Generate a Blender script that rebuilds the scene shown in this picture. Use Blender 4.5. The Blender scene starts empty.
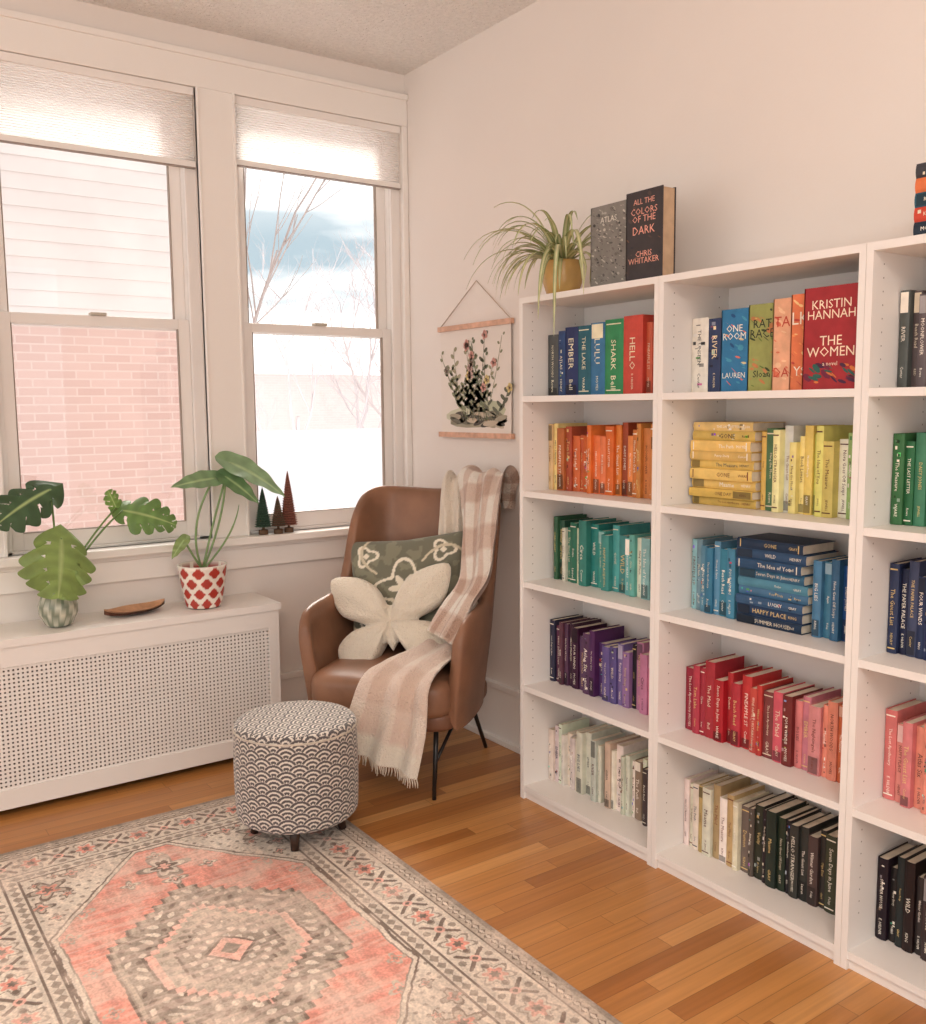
import bpy, bmesh, numpy as np, math, random
from mathutils import Vector, Matrix
random.seed(7); rng=np.random.RandomState(5)
scene=bpy.context.scene
try:
    scene.view_settings.view_transform='Standard'; scene.view_settings.look='None'
except Exception: pass
Y0,BW,BD,BH,HC=-1.2193,0.6587,0.30,1.82,2.965
def L1(c):
    c=c/255.0
    return c/12.92 if c<=0.04045 else ((c+0.055)/1.055)**2.4
def lin(c): return (L1(c[0]),L1(c[1]),L1(c[2]),1.0)
def linA(A):
    A=np.clip(np.asarray(A,float),0,255)/255.0
    return np.where(A<=0.04045,A/12.92,((A+0.055)/1.055)**2.4)
# ---------------------------------------------------------------- builder
class MB:
    def __init__(s): s.v=[];s.c=[];s.f=[];s.m=[]
    def add(s,vs,fs,col,m=0,per=False):
        o=len(s.v)
        s.v+=[(float(p[0]),float(p[1]),float(p[2])) for p in vs]
        if per: s.c+=[lin(c) for c in col]
        else: s.c+=[lin(col)]*len(vs)
        s.f+=[tuple(i+o for i in f) for f in fs]; s.m+=[m]*len(fs)
    def box(s,a,b,col,m=0):
        x0,y0,z0=a;x1,y1,z1=b
        v=[(x,y,z) for x in (x0,x1) for y in (y0,y1) for z in (z0,z1)]
        s.add(v,[(0,1,3,2),(4,6,7,5),(0,4,5,1),(2,3,7,6),(0,2,6,4),(1,5,7,3)],col,m)
    def obox(s,O,A,B,C,col,m=0):
        O=Vector(O);A=Vector(A);B=Vector(B);C=Vector(C)
        v=[O+A*i+B*j+C*k for i in (0,1) for j in (0,1) for k in (0,1)]
        s.add(v,[(0,1,3,2),(4,6,7,5),(0,4,5,1),(2,3,7,6),(0,2,6,4),(1,5,7,3)],col,m)
    def grid(s,P,C,m=0,closeu=False,closev=False,mask=None):
        nu,nv=P.shape[:2]; o=len(s.v)
        s.v+=list(map(tuple,P.reshape(-1,3).tolist()))
        C=np.asarray(C,float)
        if C.ndim==1: C=np.broadcast_to(C,(nu,nv,3))
        Lc=linA(C.reshape(-1,3)); s.c+=list(map(tuple,np.hstack([Lc,np.ones((len(Lc),1))]).tolist()))
        I,J=np.meshgrid(np.arange(nu if closeu else nu-1),np.arange(nv if closev else nv-1),indexing='ij')
        I=I.ravel();J=J.ravel()
        if mask is not None:
            k=mask[I,J];I=I[k];J=J[k]
        I2=(I+1)%nu;J2=(J+1)%nv
        F=np.stack([I*nv+J,I2*nv+J,I2*nv+J2,I*nv+J2],1)+o
        s.f+=list(map(tuple,F.tolist())); s.m+=[m]*len(F)
    def lathe(s,prof,c,n,col,m=0,rf=None,per=False):
        P=np.zeros((n,len(prof),3));C=np.zeros((n,len(prof),3))
        for i in range(n):
            a=2*math.pi*i/n
            for j,(r,z) in enumerate(prof):
                rr=r if rf is None else rf(r,z,a,j)
                P[i,j]=(c[0]+rr*math.cos(a),c[1]+rr*math.sin(a),c[2]+z)
                C[i,j]=col[j] if per else (col(r,z,a) if callable(col) else col)
        s.grid(P,C,m,closeu=True)
    def tube(s,pts,r,col,n=8,m=0,cap=True):
        pts=[Vector(p) for p in pts]; k=len(pts)
        if not hasattr(r,'__len__'): r=[r]*k
        t=(pts[1]-pts[0]).normalized(); up=Vector((0,0,1)) if abs(t.z)<.9 else Vector((1,0,0))
        nrm=t.cross(up).normalized(); P=np.zeros((k,n,3))
        for i in range(k):
            if i==0:t=pts[1]-pts[0]
            elif i==k-1:t=pts[-1]-pts[-2]
            else:t=pts[i+1]-pts[i-1]
            t.normalize(); nrm=(nrm-t*nrm.dot(t)); nrm.normalize(); b=t.cross(nrm)
            for j in range(n):
                a=2*math.pi*j/n; q=pts[i]+(nrm*math.cos(a)+b*math.sin(a))*r[i]; P[i,j]=q
        o=len(s.v); s.grid(P,col,m,closev=True)
        if cap:
            s.f.append(tuple(o+j for j in range(n)));s.m.append(m)
            s.f.append(tuple(o+(k-1)*n+j for j in reversed(range(n))));s.m.append(m)
    def make(s,name,mats,smooth=False,parent=None,recalc=False,sub=0,bev=0,matrix=None):
        me=bpy.data.meshes.new(name); me.from_pydata(s.v,[],s.f)
        if not isinstance(mats,(list,tuple)): mats=[mats]
        for mt in mats: me.materials.append(mt)
        if len(mats)>1: me.polygons.foreach_set('material_index',s.m)
        at=me.color_attributes.new('Col','FLOAT_COLOR','POINT')
        at.data.foreach_set('color',np.array(s.c,dtype=np.float32).ravel())
        if smooth: me.polygons.foreach_set('use_smooth',[True]*len(me.polygons))
        me.update()
        if recalc:
            bm=bmesh.new();bm.from_mesh(me);bmesh.ops.recalc_face_normals(bm,faces=bm.faces);bm.to_mesh(me);bm.free()
        o=bpy.data.objects.new(name,me); scene.collection.objects.link(o)
        if bev:
            b=o.modifiers.new('bevel','BEVEL');b.width=bev;b.segments=2;b.limit_method='ANGLE'
        if sub:
            b=o.modifiers.new('sub','SUBSURF');b.levels=sub;b.render_levels=sub
        if parent: o.parent=parent
        if matrix is not None: o.matrix_world=matrix
        return o
def empty(name,matrix=None):
    o=bpy.data.objects.new(name,None);scene.collection.objects.link(o);o.empty_display_size=.1
    if matrix is not None:o.matrix_world=matrix
    return o
# ---------------------------------------------------------------- materials
def newmat(name):
    m=bpy.data.materials.new(name);m.use_nodes=True;nt=m.node_tree
    return m,nt,nt.nodes['Principled BSDF']
def vmat(name,rough=.6,bump=0,bscale=200,spec=.5,sheen=0,noise=0,nscale=8,trans=0,coord='Object',bdist=.002):
    m,nt,p=newmat(name); a=nt.nodes.new('ShaderNodeAttribute');a.attribute_name='Col'
    src=a.outputs['Color']
    tc=nt.nodes.new('ShaderNodeTexCoord')
    if noise:
        n=nt.nodes.new('ShaderNodeTexNoise');n.inputs['Scale'].default_value=nscale;n.inputs['Detail'].default_value=5
        nt.links.new(tc.outputs[coord],n.inputs['Vector'])
        mr=nt.nodes.new('ShaderNodeMapRange');mr.inputs[1].default_value=.3;mr.inputs[2].default_value=.7;mr.inputs[3].default_value=1-noise;mr.inputs[4].default_value=1+noise
        nt.links.new(n.outputs['Fac'],mr.inputs[0])
        mx=nt.nodes.new('ShaderNodeVectorMath');mx.operation='SCALE'
        nt.links.new(src,mx.inputs[0]);nt.links.new(mr.outputs[0],mx.inputs['Scale']);src=mx.outputs[0]
    nt.links.new(src,p.inputs['Base Color'])
    p.inputs['Roughness'].default_value=rough;p.inputs['Specular IOR Level'].default_value=spec
    if sheen:p.inputs['Sheen Weight'].default_value=sheen
    if bump:
        n=nt.nodes.new('ShaderNodeTexNoise');n.inputs['Scale'].default_value=bscale;n.inputs['Detail'].default_value=4
        nt.links.new(tc.outputs[coord],n.inputs['Vector'])
        b=nt.nodes.new('ShaderNodeBump');b.inputs['Strength'].default_value=bump;b.inputs['Distance'].default_value=bdist
        nt.links.new(n.outputs['Fac'],b.inputs['Height']);nt.links.new(b.outputs[0],p.inputs['Normal'])
    if trans:
        t=nt.nodes.new('ShaderNodeBsdfTranslucent');nt.links.new(src,t.inputs['Color'])
        mx=nt.nodes.new('ShaderNodeMixShader');mx.inputs[0].default_value=trans
        nt.links.new(p.outputs[0],mx.inputs[1]);nt.links.new(t.outputs[0],mx.inputs[2])
        nt.links.new(mx.outputs[0],nt.nodes['Material Output'].inputs[0])
    return m
M_paint=vmat('painted_wood',.45,.05,60)
M_wall=vmat('wall_paint',.85,.15,120,spec=.2,noise=.015,nscale=2)
M_ceil=vmat('ceiling_texture',.95,1,70,spec=.1,bdist=.02,noise=.05,nscale=60)
M_mat=vmat('matte',.75)
M_book=vmat('book_cloth',.5,spec=.4,noise=.12,nscale=30)
M_leaf=vmat('leaf',.4,trans=.25,noise=.12,nscale=25)
M_fabric=vmat('fabric',.95,.5,350,spec=.1,sheen=.3)
M_boucle=vmat('boucle',1,1,140,spec=.05,sheen=.4,bdist=.012)
M_ceram=vmat('ceramic',.2,noise=.1,nscale=20)
M_metal=vmat('black_metal',.35)
M_out=vmat('outdoor',.9,spec=.1,noise=.05,nscale=3)
M_snow=vmat('snow',.9,.3,2,spec=.1)
M_shade=vmat('shade_fabric',.9,spec=.1,trans=.75)
M_leather=vmat('leather',.42,.35,90,spec=.45,noise=.2,nscale=7)
M_wood=vmat('dish_wood',.45,noise=.2,nscale=30)
M_rug=vmat('rug_pile',1,.6,400,spec=.03,sheen=.15)
M_glass,nt,p=newmat('window_glass')
tr=nt.nodes.new('ShaderNodeBsdfTransparent');gl=nt.nodes.new('ShaderNodeBsdfGlossy');gl.inputs['Roughness'].default_value=.02
mx=nt.nodes.new('ShaderNodeMixShader');mx.inputs[0].default_value=.04
nt.links.new(tr.outputs[0],mx.inputs[1]);nt.links.new(gl.outputs[0],mx.inputs[2]);nt.links.new(mx.outputs[0],nt.nodes['Material Output'].inputs[0])
def mth(nt,op,a,b=None,c=None):
    n=nt.nodes.new('ShaderNodeMath');n.operation=op
    for i,v in enumerate((a,b,c)):
        if v is None: continue
        if isinstance(v,(int,float)): n.inputs[i].default_value=v
        else: nt.links.new(v,n.inputs[i])
    return n.outputs[0]
M_floor,nt,p=newmat('oak_floor')
tc=nt.nodes.new('ShaderNodeTexCoord');sx=nt.nodes.new('ShaderNodeSeparateXYZ');nt.links.new(tc.outputs['Object'],sx.inputs[0])
ry=mth(nt,'DIVIDE',sx.outputs[1],.057);row=mth(nt,'FLOOR',ry);fy=mth(nt,'FRACT',ry)
wn=nt.nodes.new('ShaderNodeTexWhiteNoise');wn.noise_dimensions='1D';nt.links.new(row,wn.inputs['W'])
bx=mth(nt,'ADD',mth(nt,'DIVIDE',sx.outputs[0],.75),mth(nt,'MULTIPLY',wn.outputs['Value'],7.3))
bi=mth(nt,'FLOOR',bx);fx=mth(nt,'FRACT',bx)
cb=nt.nodes.new('ShaderNodeCombineXYZ');nt.links.new(row,cb.inputs[0]);nt.links.new(bi,cb.inputs[1])
w2=nt.nodes.new('ShaderNodeTexWhiteNoise');w2.noise_dimensions='3D';nt.links.new(cb.outputs[0],w2.inputs['Vector'])
cr=nt.nodes.new('ShaderNodeValToRGB');nt.links.new(w2.outputs['Value'],cr.inputs[0])
cr.color_ramp.elements[0].color=lin((164,104,52));cr.color_ramp.elements[1].color=lin((210,154,94))
e=cr.color_ramp.elements.new(.3);e.color=lin((182,122,64));e=cr.color_ramp.elements.new(.75);e.color=lin((194,135,75))
mp=nt.nodes.new('ShaderNodeMapping');mp.inputs['Scale'].default_value=(2.5,70,1);nt.links.new(tc.outputs['Object'],mp.inputs[0])
va=nt.nodes.new('ShaderNodeVectorMath');va.operation='ADD';nt.links.new(mp.outputs[0],va.inputs[0])
sc=nt.nodes.new('ShaderNodeVectorMath');sc.operation='SCALE';nt.links.new(w2.outputs['Color'],sc.inputs[0]);sc.inputs['Scale'].default_value=30;nt.links.new(sc.outputs[0],va.inputs[1])
ng=nt.nodes.new('ShaderNodeTexNoise');ng.inputs['Scale'].default_value=1;ng.inputs['Detail'].default_value=6;nt.links.new(va.outputs[0],ng.inputs['Vector'])
mr=nt.nodes.new('ShaderNodeMapRange');mr.inputs[1].default_value=.3;mr.inputs[2].default_value=.7;mr.inputs[3].default_value=.86;mr.inputs[4].default_value=1.1;nt.links.new(ng.outputs['Fac'],mr.inputs[0])
gy=mth(nt,'GREATER_THAN',mth(nt,'MINIMUM',fy,mth(nt,'SUBTRACT',1.0,fy)),.02)
gx=mth(nt,'GREATER_THAN',mth(nt,'MINIMUM',fx,mth(nt,'SUBTRACT',1.0,fx)),.0015)
gg=mth(nt,'MULTIPLY',gy,gx);g2=mth(nt,'MULTIPLY_ADD',gg,.4,.6)
ml=mth(nt,'MULTIPLY',mr.outputs[0],g2)
vs=nt.nodes.new('ShaderNodeVectorMath');vs.operation='SCALE';nt.links.new(cr.outputs[0],vs.inputs[0]);nt.links.new(ml,vs.inputs['Scale'])
nt.links.new(vs.outputs[0],p.inputs['Base Color']);p.inputs['Roughness'].default_value=.34;p.inputs['Specular IOR Level'].default_value=.55
def brickmat(name,c1,c2,mo):
    M,nt,p=newmat(name)
    tc=nt.nodes.new('ShaderNodeTexCoord');sx=nt.nodes.new('ShaderNodeSeparateXYZ');nt.links.new(tc.outputs['Object'],sx.inputs[0])
    cb=nt.nodes.new('ShaderNodeCombineXYZ');nt.links.new(mth(nt,'ADD',sx.outputs[0],sx.outputs[1]),cb.inputs[0]);nt.links.new(sx.outputs[2],cb.inputs[1])
    bt=nt.nodes.new('ShaderNodeTexBrick');nt.links.new(cb.outputs[0],bt.inputs['Vector']);bt.inputs['Scale'].default_value=1
    bt.inputs['Brick Width'].default_value=.2;bt.inputs['Row Height'].default_value=.062;bt.inputs['Mortar Size'].default_value=.006
    bt.inputs['Color1'].default_value=lin(c1);bt.inputs['Color2'].default_value=lin(c2);bt.inputs['Mortar'].default_value=lin(mo)
    nt.links.new(bt.outputs[0],p.inputs['Base Color']);p.inputs['Roughness'].default_value=.9;p.inputs['Specular IOR Level'].default_value=.1
    return M
M_brick=brickmat('brick_wall',(200,166,157),(208,176,167),(211,188,180))
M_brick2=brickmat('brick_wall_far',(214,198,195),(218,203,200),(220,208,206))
# ---------------------------------------------------------------- text
_tc={}
def textmesh(body):
    if body in _tc:return _tc[body]
    cu=bpy.data.curves.new('t','FONT');cu.body=body;cu.resolution_u=1;cu.align_x='CENTER';cu.space_line=.8
    o=bpy.data.objects.new('t',cu);scene.collection.objects.link(o)
    me=o.to_mesh(); V=np.array([v.co[:2] for v in me.vertices]).reshape(-1,2);F=[tuple(q.vertices) for q in me.polygons]
    o.to_mesh_clear();bpy.data.objects.remove(o);bpy.data.curves.remove(cu)
    if len(V): 
        V=V-(V.min(0)+V.max(0))/2
    _tc[body]=(V,F);return V,F
def text(mb,body,c,xd,yd,w,h,col,off=None):
    V,F=textmesh(body)
    if not len(V):return
    ext=V.max(0)-V.min(0); s=min(w/ext[0],h/ext[1])
    c=Vector(c);xd=Vector(xd);yd=Vector(yd)
    mb.add([c+xd*(q[0]*s)+yd*(q[1]*s) for q in V],F,col)
# ---------------------------------------------------------------- noise
def vnoise(x,y,scale,seed):
    r=np.random.RandomState(seed);T=r.rand(256,256)
    x=x*scale+1000;y=y*scale+1000;xi=np.floor(x).astype(int);yi=np.floor(y).astype(int);fx=x-xi;fy=y-yi
    fx=fx*fx*(3-2*fx);fy=fy*fy*(3-2*fy);g=lambda a,b:T[a%256,b%256]
    return (g(xi,yi)*(1-fx)+g(xi+1,yi)*fx)*(1-fy)+(g(xi,yi+1)*(1-fx)+g(xi+1,yi+1)*fx)*fy
def fbm(x,y,s,seed): return vnoise(x,y,s,seed)*.5+vnoise(x,y,s*2.1,seed+1)*.3+vnoise(x,y,s*4.3,seed+2)*.2
def cat(pts,n):
    P=np.array(pts,float);P=np.vstack([2*P[0]-P[1],P,2*P[-1]-P[-2]]);out=[]
    for i in range(1,len(P)-2):
        for t in np.linspace(0,1,n,endpoint=False):
            a,b,c,d=P[i-1],P[i],P[i+1],P[i+2]
            out.append(.5*((2*b)+(c-a)*t+(2*a-5*b+4*c-d)*t*t+(3*b-a-3*c+d)*t**3))
    out.append(P[-2]);return np.array(out)
# ---------------------------------------------------------------- room
WALL=(234,225,218);TR=(241,235,229)
b=MB();b.box((-6,-7,-.12),(.02,.02,0),(190,130,80));b.make('floor',M_floor)
b=MB();b.box((-6,-7,HC),(.02,.02,HC+.1),(244,239,234));b.make('ceiling',M_ceil)
b=MB();b.box((0,-7,0),(.12,.14,HC),WALL);b.make('wall_right',M_wall)
ZS,ZH=.90,2.73
W1=(-1.79,-1.0);W2=(-.836,-.03)
b=MB()
b.box((-6,0,0),(0,.14,ZS),WALL);b.box((-6,0,ZH),(0,.14,HC),WALL)
for a,c in ((-6,W1[0]),(W1[1],W2[0]),(W2[1],0)): b.box((a,0,ZS),(c,.14,ZH),WALL)
b.make('wall_window',M_wall)
b=MB()
b.box((-2.0,-.022,ZH),(-.001,0,2.865),TR);b.box((-2.02,-.032,2.845),(-.001,-.001,2.87),TR)
b.box((-1.93,-.022,ZS),(W1[0],0,ZH),TR);b.box((W1[1],-.022,ZS),(W2[0],0,ZH),TR);b.box((W2[1],-.022,ZS),(-.001,0,ZH),TR)
for x in (W1[0]-.012,W1[1],W2[0]-.012): b.box((x,-.028,ZS),(x+.012,0,ZH),TR)
b.make('trim_1',M_paint,bev=.003)
b=MB();b.box((-2.0,-.075,.868),(-.001,.03,.90),TR);b.box((-1.95,-.02,.76),(-.001,0,.868),TR);b.box((-1.97,-.032,.845),(-.001,0,.868),TR)
b.make('trim_2',M_paint,bev=.004)
b=MB();b.box((-.018,-1.215,0),(0,-.001,.255),TR);b.box((-.026,-1.215,.235),(0,-.001,.262),TR);b.box((-.034,-1.215,0),(0,-.001,.025),TR);b.make('baseboard_right',M_paint,bev=.003)
b=MB();b.box((-.815,-.018,0),(-.035,0,.255),TR);b.box((-.815,-.026,.235),(-.035,0,.262),TR);b.box((-.815,-.034,0),(-.035,0,.025),TR);b.make('baseboard_window',M_paint,bev=.003)
def window(name,a,c):
    b=MB();g=MB();T2=(238,232,227)
    b.box((a,.012,ZS),(a+.022,.135,ZH),T2);b.box((c-.045,.012,ZS),(c,.135,ZH),T2)
    b.box((a,.012,ZH-.03),(c,.135,ZH),T2);b.box((a,.012,ZS),(c,.135,ZS+.012),T2)
    l,r=a+.022,c-.045
    def sash(y,z0,z1,bot,top):
        b.box((l,y,z0),(l+.045,y+.03,z1),T2);b.box((r-.045,y,z0),(r,y+.03,z1),T2)
        b.box((l+.045,y,z0),(r-.045,y+.03,z0+bot),T2);b.box((l+.045,y,z1-top),(r-.045,y+.03,z1),T2)
        k=.004
        b.box((l+.045,y-.001,z0+bot),(l+.045+k,y+.02,z1-top),(150,135,122));b.box((r-.045-k,y-.001,z0+bot),(r-.045,y+.02,z1-top),(150,135,122))
        b.box((l+.045,y-.001,z0+bot),(r-.045,y+.02,z0+bot+k),(150,135,122))
        b.box((l+.045,y+.012,z0+bot),(r-.045,y+.016,z1-top),(255,255,255),1)
    sash(.072,1.77,ZH-.03,.04,.045);sash(.035,ZS+.012,1.812,.065,.04)
    b.box((r,.03,ZS+.012),(r+.006,.035,ZH-.03),(110,98,88));b.box((l-.005,.03,ZS+.012),(l,.035,ZH-.03),(150,138,128))
    b.box(((l+r)/2-.03,.02,1.812),((l+r)/2+.03,.06,1.824),(190,180,165))
    b.make(name,[M_paint,M_glass],bev=.002)
window('window_1',*W1);window('window_2',*W2)
def shade(name,a,c,zb):
    b=MB();n=int((ZH-.03-zb)/.0095);P=np.zeros((n*2+1,2,3))
    for i in range(n*2+1):
        z=ZH-.03-(ZH-.03-zb)*i/(n*2);y=-.002 if i%2 else .004
        P[i,0]=(a+.006,y,z);P[i,1]=(c-.006,y,z)
    b.grid(P,(253,251,249),0);
    b.box((a+.005,-.012,ZH-.032),(c-.005,.011,ZH-.002),(240,234,229),1)
    b.box((a+.006,-.01,zb-.022),(c-.006,.011,zb),(240,235,230),1);b.box((a+.006,-.012,zb-.026),(c-.006,.01,zb-.022),(150,135,125),1)
    b.make(name,[M_shade,M_paint])
shade('cellular_shade',*W1,2.44);shade('cellular_shade',*W2,2.475)
# ---------------------------------------------------------------- radiator cover
b=MB();RX0,RX1=-2.75,-.825;G=(238,232,226)
b.box((RX0,-.285,.618),(RX1+.008,-.001,.646),G)
yf=-.275
b.box((RX0,yf,.545),(RX1,yf+.018,.617),G);b.box((RX0,yf,.03),(RX1,yf+.018,.10),G);b.box((RX1-.045,yf,.10),(RX1,yf+.018,.545),G);b.box((RX0,yf,.10),(RX0+.05,yf+.018,.545),G)
b.box((RX1-.018,yf+.0185,0),(RX1-.001,-.001,.617),G);b.box((RX0,yf+.0185,0),(RX0+.018,-.001,.617),G)
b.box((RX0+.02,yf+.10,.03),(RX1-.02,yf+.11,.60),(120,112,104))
px=.0155;x=RX0+.05
while x<RX1-.053:
    b.box((x,yf+.008,.10),(x+.0085,yf+.011,.545),G);x+=px
z=.10
while z<.545:
    b.box((RX0+.05,yf+.0075,z),(RX1-.045,yf+.0105,min(z+.0085,.545)),G);z+=px
b.make('radiator_cover',M_paint)
# ---------------------------------------------------------------- rug
HW,HL=.63,.96;nx,ny=500,760
xx=np.linspace(-HW,HW,nx);yy=np.linspace(-HL,HL,ny);X,Y=np.meshgrid(xx,yy,indexing='ij')
Xw=X+(fbm(X,Y,14,71)-.5)*.016;Yw=Y+(fbm(X,Y,14,81)-.5)*.016
ax,ay=np.abs(Xw),np.abs(Yw);E=np.minimum(HW-np.abs(X),HL-np.abs(Y))
C=np.zeros((nx,ny,3));cream=np.array((216,202,187.));taupe=np.array((158,143,130.));brown=np.array((126,109,98.));coral=np.array((220,152,136.));peach=np.array((228,178,162.));tan=np.array((188,172,156.))
def setc(mask,c): C[mask]=c
S=np.where(HW-np.abs(X)<HL-np.abs(Y),Yw,Xw)
C[:]=coral
setc(E<.24,cream)
per=.17;ph=((S+per/2)%per)-per/2; ec=E-.125
th0=np.arctan2(ec,ph);r0_=np.hypot(ph,ec);ros=r0_/(1+.25*np.cos(6*th0))
bd=(E<.188)&(E>.064)
setc(bd&(ros<.045),taupe);setc(bd&(ros<.037),cream);setc(bd&(ros<.027),coral);setc(bd&(ros<.012),brown)
ph2=((S)%per)-per/2;r2=np.hypot(ph2,ec);th=np.arctan2(ec,ph2)
lf=(np.abs(np.abs(ph2)-.9*np.abs(ec))<.008)&(np.abs(ec)<.045)&(np.abs(ph2)<.04);setc(bd&lf&(ros>.05),brown)
setc(bd&(np.hypot(ph2,np.abs(ec)-.042)<.011),taupe);setc(bd&(r2<.015),peach);setc(bd&(r2<.007),brown)
setc(bd&(np.hypot(np.abs(ph2)-.045,ec)<.009),brown)
setc((E<.062),tan);z1=np.abs(((S*1)%.03)-.015)/.015;setc((E<.052)&(E>.022)&(np.abs(E-.037)<.013*z1),brown);setc((E<.052)&(E>.022)&(np.abs(E-.037)<.006*z1),cream)
setc(E<.016,taupe);setc((E>.056)&(E<.062),brown);setc((E>.186)&(E<.192),brown)
z2=np.abs(((S)%.036)-.018)/.018;setc((E>.196)&(E<.232)&(np.abs(E-.214)<.015*z2),taupe);setc((E>.232)&(E<.238),brown)
inn=E>=.238
hexb=.735-np.maximum(ax-.05,0)*1.2; hexd=np.minimum(hexb-ay,(.39-ax)*1.2)
sp=inn&(hexd<0);setc(sp,cream)
def motif(mask,cx,cy,r,k,cols):
    tt=np.arctan2(ay-cy,ax-cx);rr=np.hypot(ax-cx,ay-cy)/(1+.38*np.cos(k*tt))
    for i,c in enumerate(cols): setc(mask&(rr<r*(1-i/len(cols))),c)
for cx,cy,r,k in ((.33,.62,.05,5),(.25,.69,.028,4),(.37,.52,.03,4),(.34,.44,.018,4),(.18,.70,.02,4),(.29,.56,.018,5),(.36,.67,.014,4),(.30,.70,.014,4)): motif(sp,cx,cy,r,k,(brown,tan,coral,brown))
setc(sp&(np.abs(np.sin(Xw*75+Yw*40))*np.abs(np.sin(Yw*85-Xw*30))>.86),taupe)
setc(inn&(hexd>0)&(hexd<.01),brown);setc(inn&(hexd>=.01)&(hexd<.026),cream);setc(inn&(hexd>=.026)&(hexd<.032),taupe)
fld=inn&(hexd>=.032)
sa=np.floor(ay/.028)*.028
md=np.minimum((.285-ax),(.40-(sa+ax*.85)))
setc(fld&(md>0),brown);setc(fld&(md>.007),taupe)
tx=(np.sin(Xw*88+2*np.sin(Yw*30))*np.sin(Yw*82+2*np.sin(Xw*33)));setc(fld&(md>.03)&(tx>.5),cream);setc(fld&(md>.03)&(tx<-.65),brown)
setc(fld&(md>.012)&(md<.024),tan)
m2=np.minimum(.205-ax,.275-(np.floor(ay/.022)*.022+ax*1.0))
setc(fld&(m2>0),brown);setc(fld&(m2>.008),peach);setc(fld&(m2>.03),tan);setc(fld&(m2>.034)&(np.sin(Xw*120+np.sin(Yw*40))*np.sin(Yw*110)>.3),taupe)
m3=np.minimum(.135-ax,.18-(np.floor(ay/.018)*.018+ax*1.0))
setc(fld&(m3>0),brown);setc(fld&(m3>.007),taupe);setc(fld&(m3>.02)&(np.sin(Xw*130)*np.sin(Yw*120)>.3),cream)
m4=.075-(ay+ax);setc(m4>0,brown);setc(m4>.012,peach);setc(m4>.045,taupe)
ff=fld&(md<=-.004)
for cx,cy,r,k in ((.0,.56,.062,5),(.0,.46,.03,4),(.12,.50,.022,4),(.0,.65,.02,4)): motif(ff,cx,cy,r,k,(taupe,cream,brown,peach))
for cx,cy,r,k in ((.28,.42,.03,4),(.335,.30,.022,4),(.33,.10,.02,4)): motif(ff,cx,cy,r,k,(tan,coral,taupe))
wear=fbm(X,Y,9,3)
a=np.clip((wear-.44)*2.2,0,.5)[...,None];C=C*(1-a)+np.array((222,202,186.))*a
w2_=fbm(X*1.0,Y*.25,60,9);C*= (1+(w2_-.5)*.24)[...,None]
w3=vnoise(X,Y,240,20);C*=(1+(w3-.5)*.18)[...,None]
st=vnoise(X*.1,Y,110,31)*.6+vnoise(X*.25,Y,60,35)*.4;k=(np.clip((st-.5)*2.5,0,.4)*fld)[...,None];C=C*(1-k)+np.array((234,206,192.))*k
P=np.stack([X-1.55,Y-1.54,np.full_like(X,.007)],-1)
b=MB();b.grid(P,C)
b.box((-1.55-HW,-1.54-HL,.0005),(-1.55+HW,-1.54+HL,.0065),(170,152,134))
b.make('area_rug',M_rug)
# ---------------------------------------------------------------- bookcases
BC=(239,233,228);LEV=[.05,.43,.815,1.143,1.479]
for k in range(3):
    b=MB();yl=Y0-k*BW-.0005;yr=Y0-(k+1)*BW+.0005;x0,x1=-BD,-.004
    b.box((x0,yl-.018,0),(x1,yl,BH),BC);b.box((x0,yr,0),(x1,yr+.018,BH),BC)
    b.box((x0,yr+.018,BH-.02),(x1,yl-.018,BH),BC);b.box((x1-.006,yr+.018,.0),(x1,yl-.018,BH-.02),BC)
    for z in LEV: b.box((x0+.002,yr+.018,z-.02),(x1-.006,yl-.018,z),BC)
    b.box((x0+.012,yr+.018,0),(x0+.03,yl-.018,.03),BC)
    for xc in (x0+.045,x1-.05):
        for z in np.arange(.14,1.78,.032):
            o=[(xc+.0024*math.cos(t),yl-.0184,z+.0024*math.sin(t)) for t in np.linspace(0,2*math.pi,7)[:-1]]
            b.add(o,[tuple(range(6))],(160,148,138))
    b.make('bookcase',M_paint)
WORDS="THE LAST LETTER|SUMMER HOUSE|Beach Read|Atlas Six|GONE|The Push|SHARK HEART|Verity|NORTH WOODS|The Guest List|HAPPY PLACE|Circe|ONE DAY|The Maid|EMBER|Yours Truly|DAISY JONES|The Nightingale|WILD|Funny Story|LUCKY|Normal People|THE PAPER PALACE|Honey & Spice|BIG LIES|Book Lovers|The Lost Apothecary|The Idea of You|RIVER|Home Before Dark|THE FAMILY UPSTAIRS|Evelyn|Tom Lake|Winter Garden|Demon|HELLO STRANGER|The Wishing Game|Seven Days in June|Again|MOONFLOWER|The Measure|FOUR WINDS|Olga Dies|PINEAPPLE ST|Sea of Calm|Nora Goes Off Script|Maame|Hang the Moon".split('|')
AUTH=["HENRY","REID","Lauren","MOYES","KING","Rowe","GRAY","Bell","E. HILDER","Foley","JEWELL","Center","St. James","WARE"]
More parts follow.
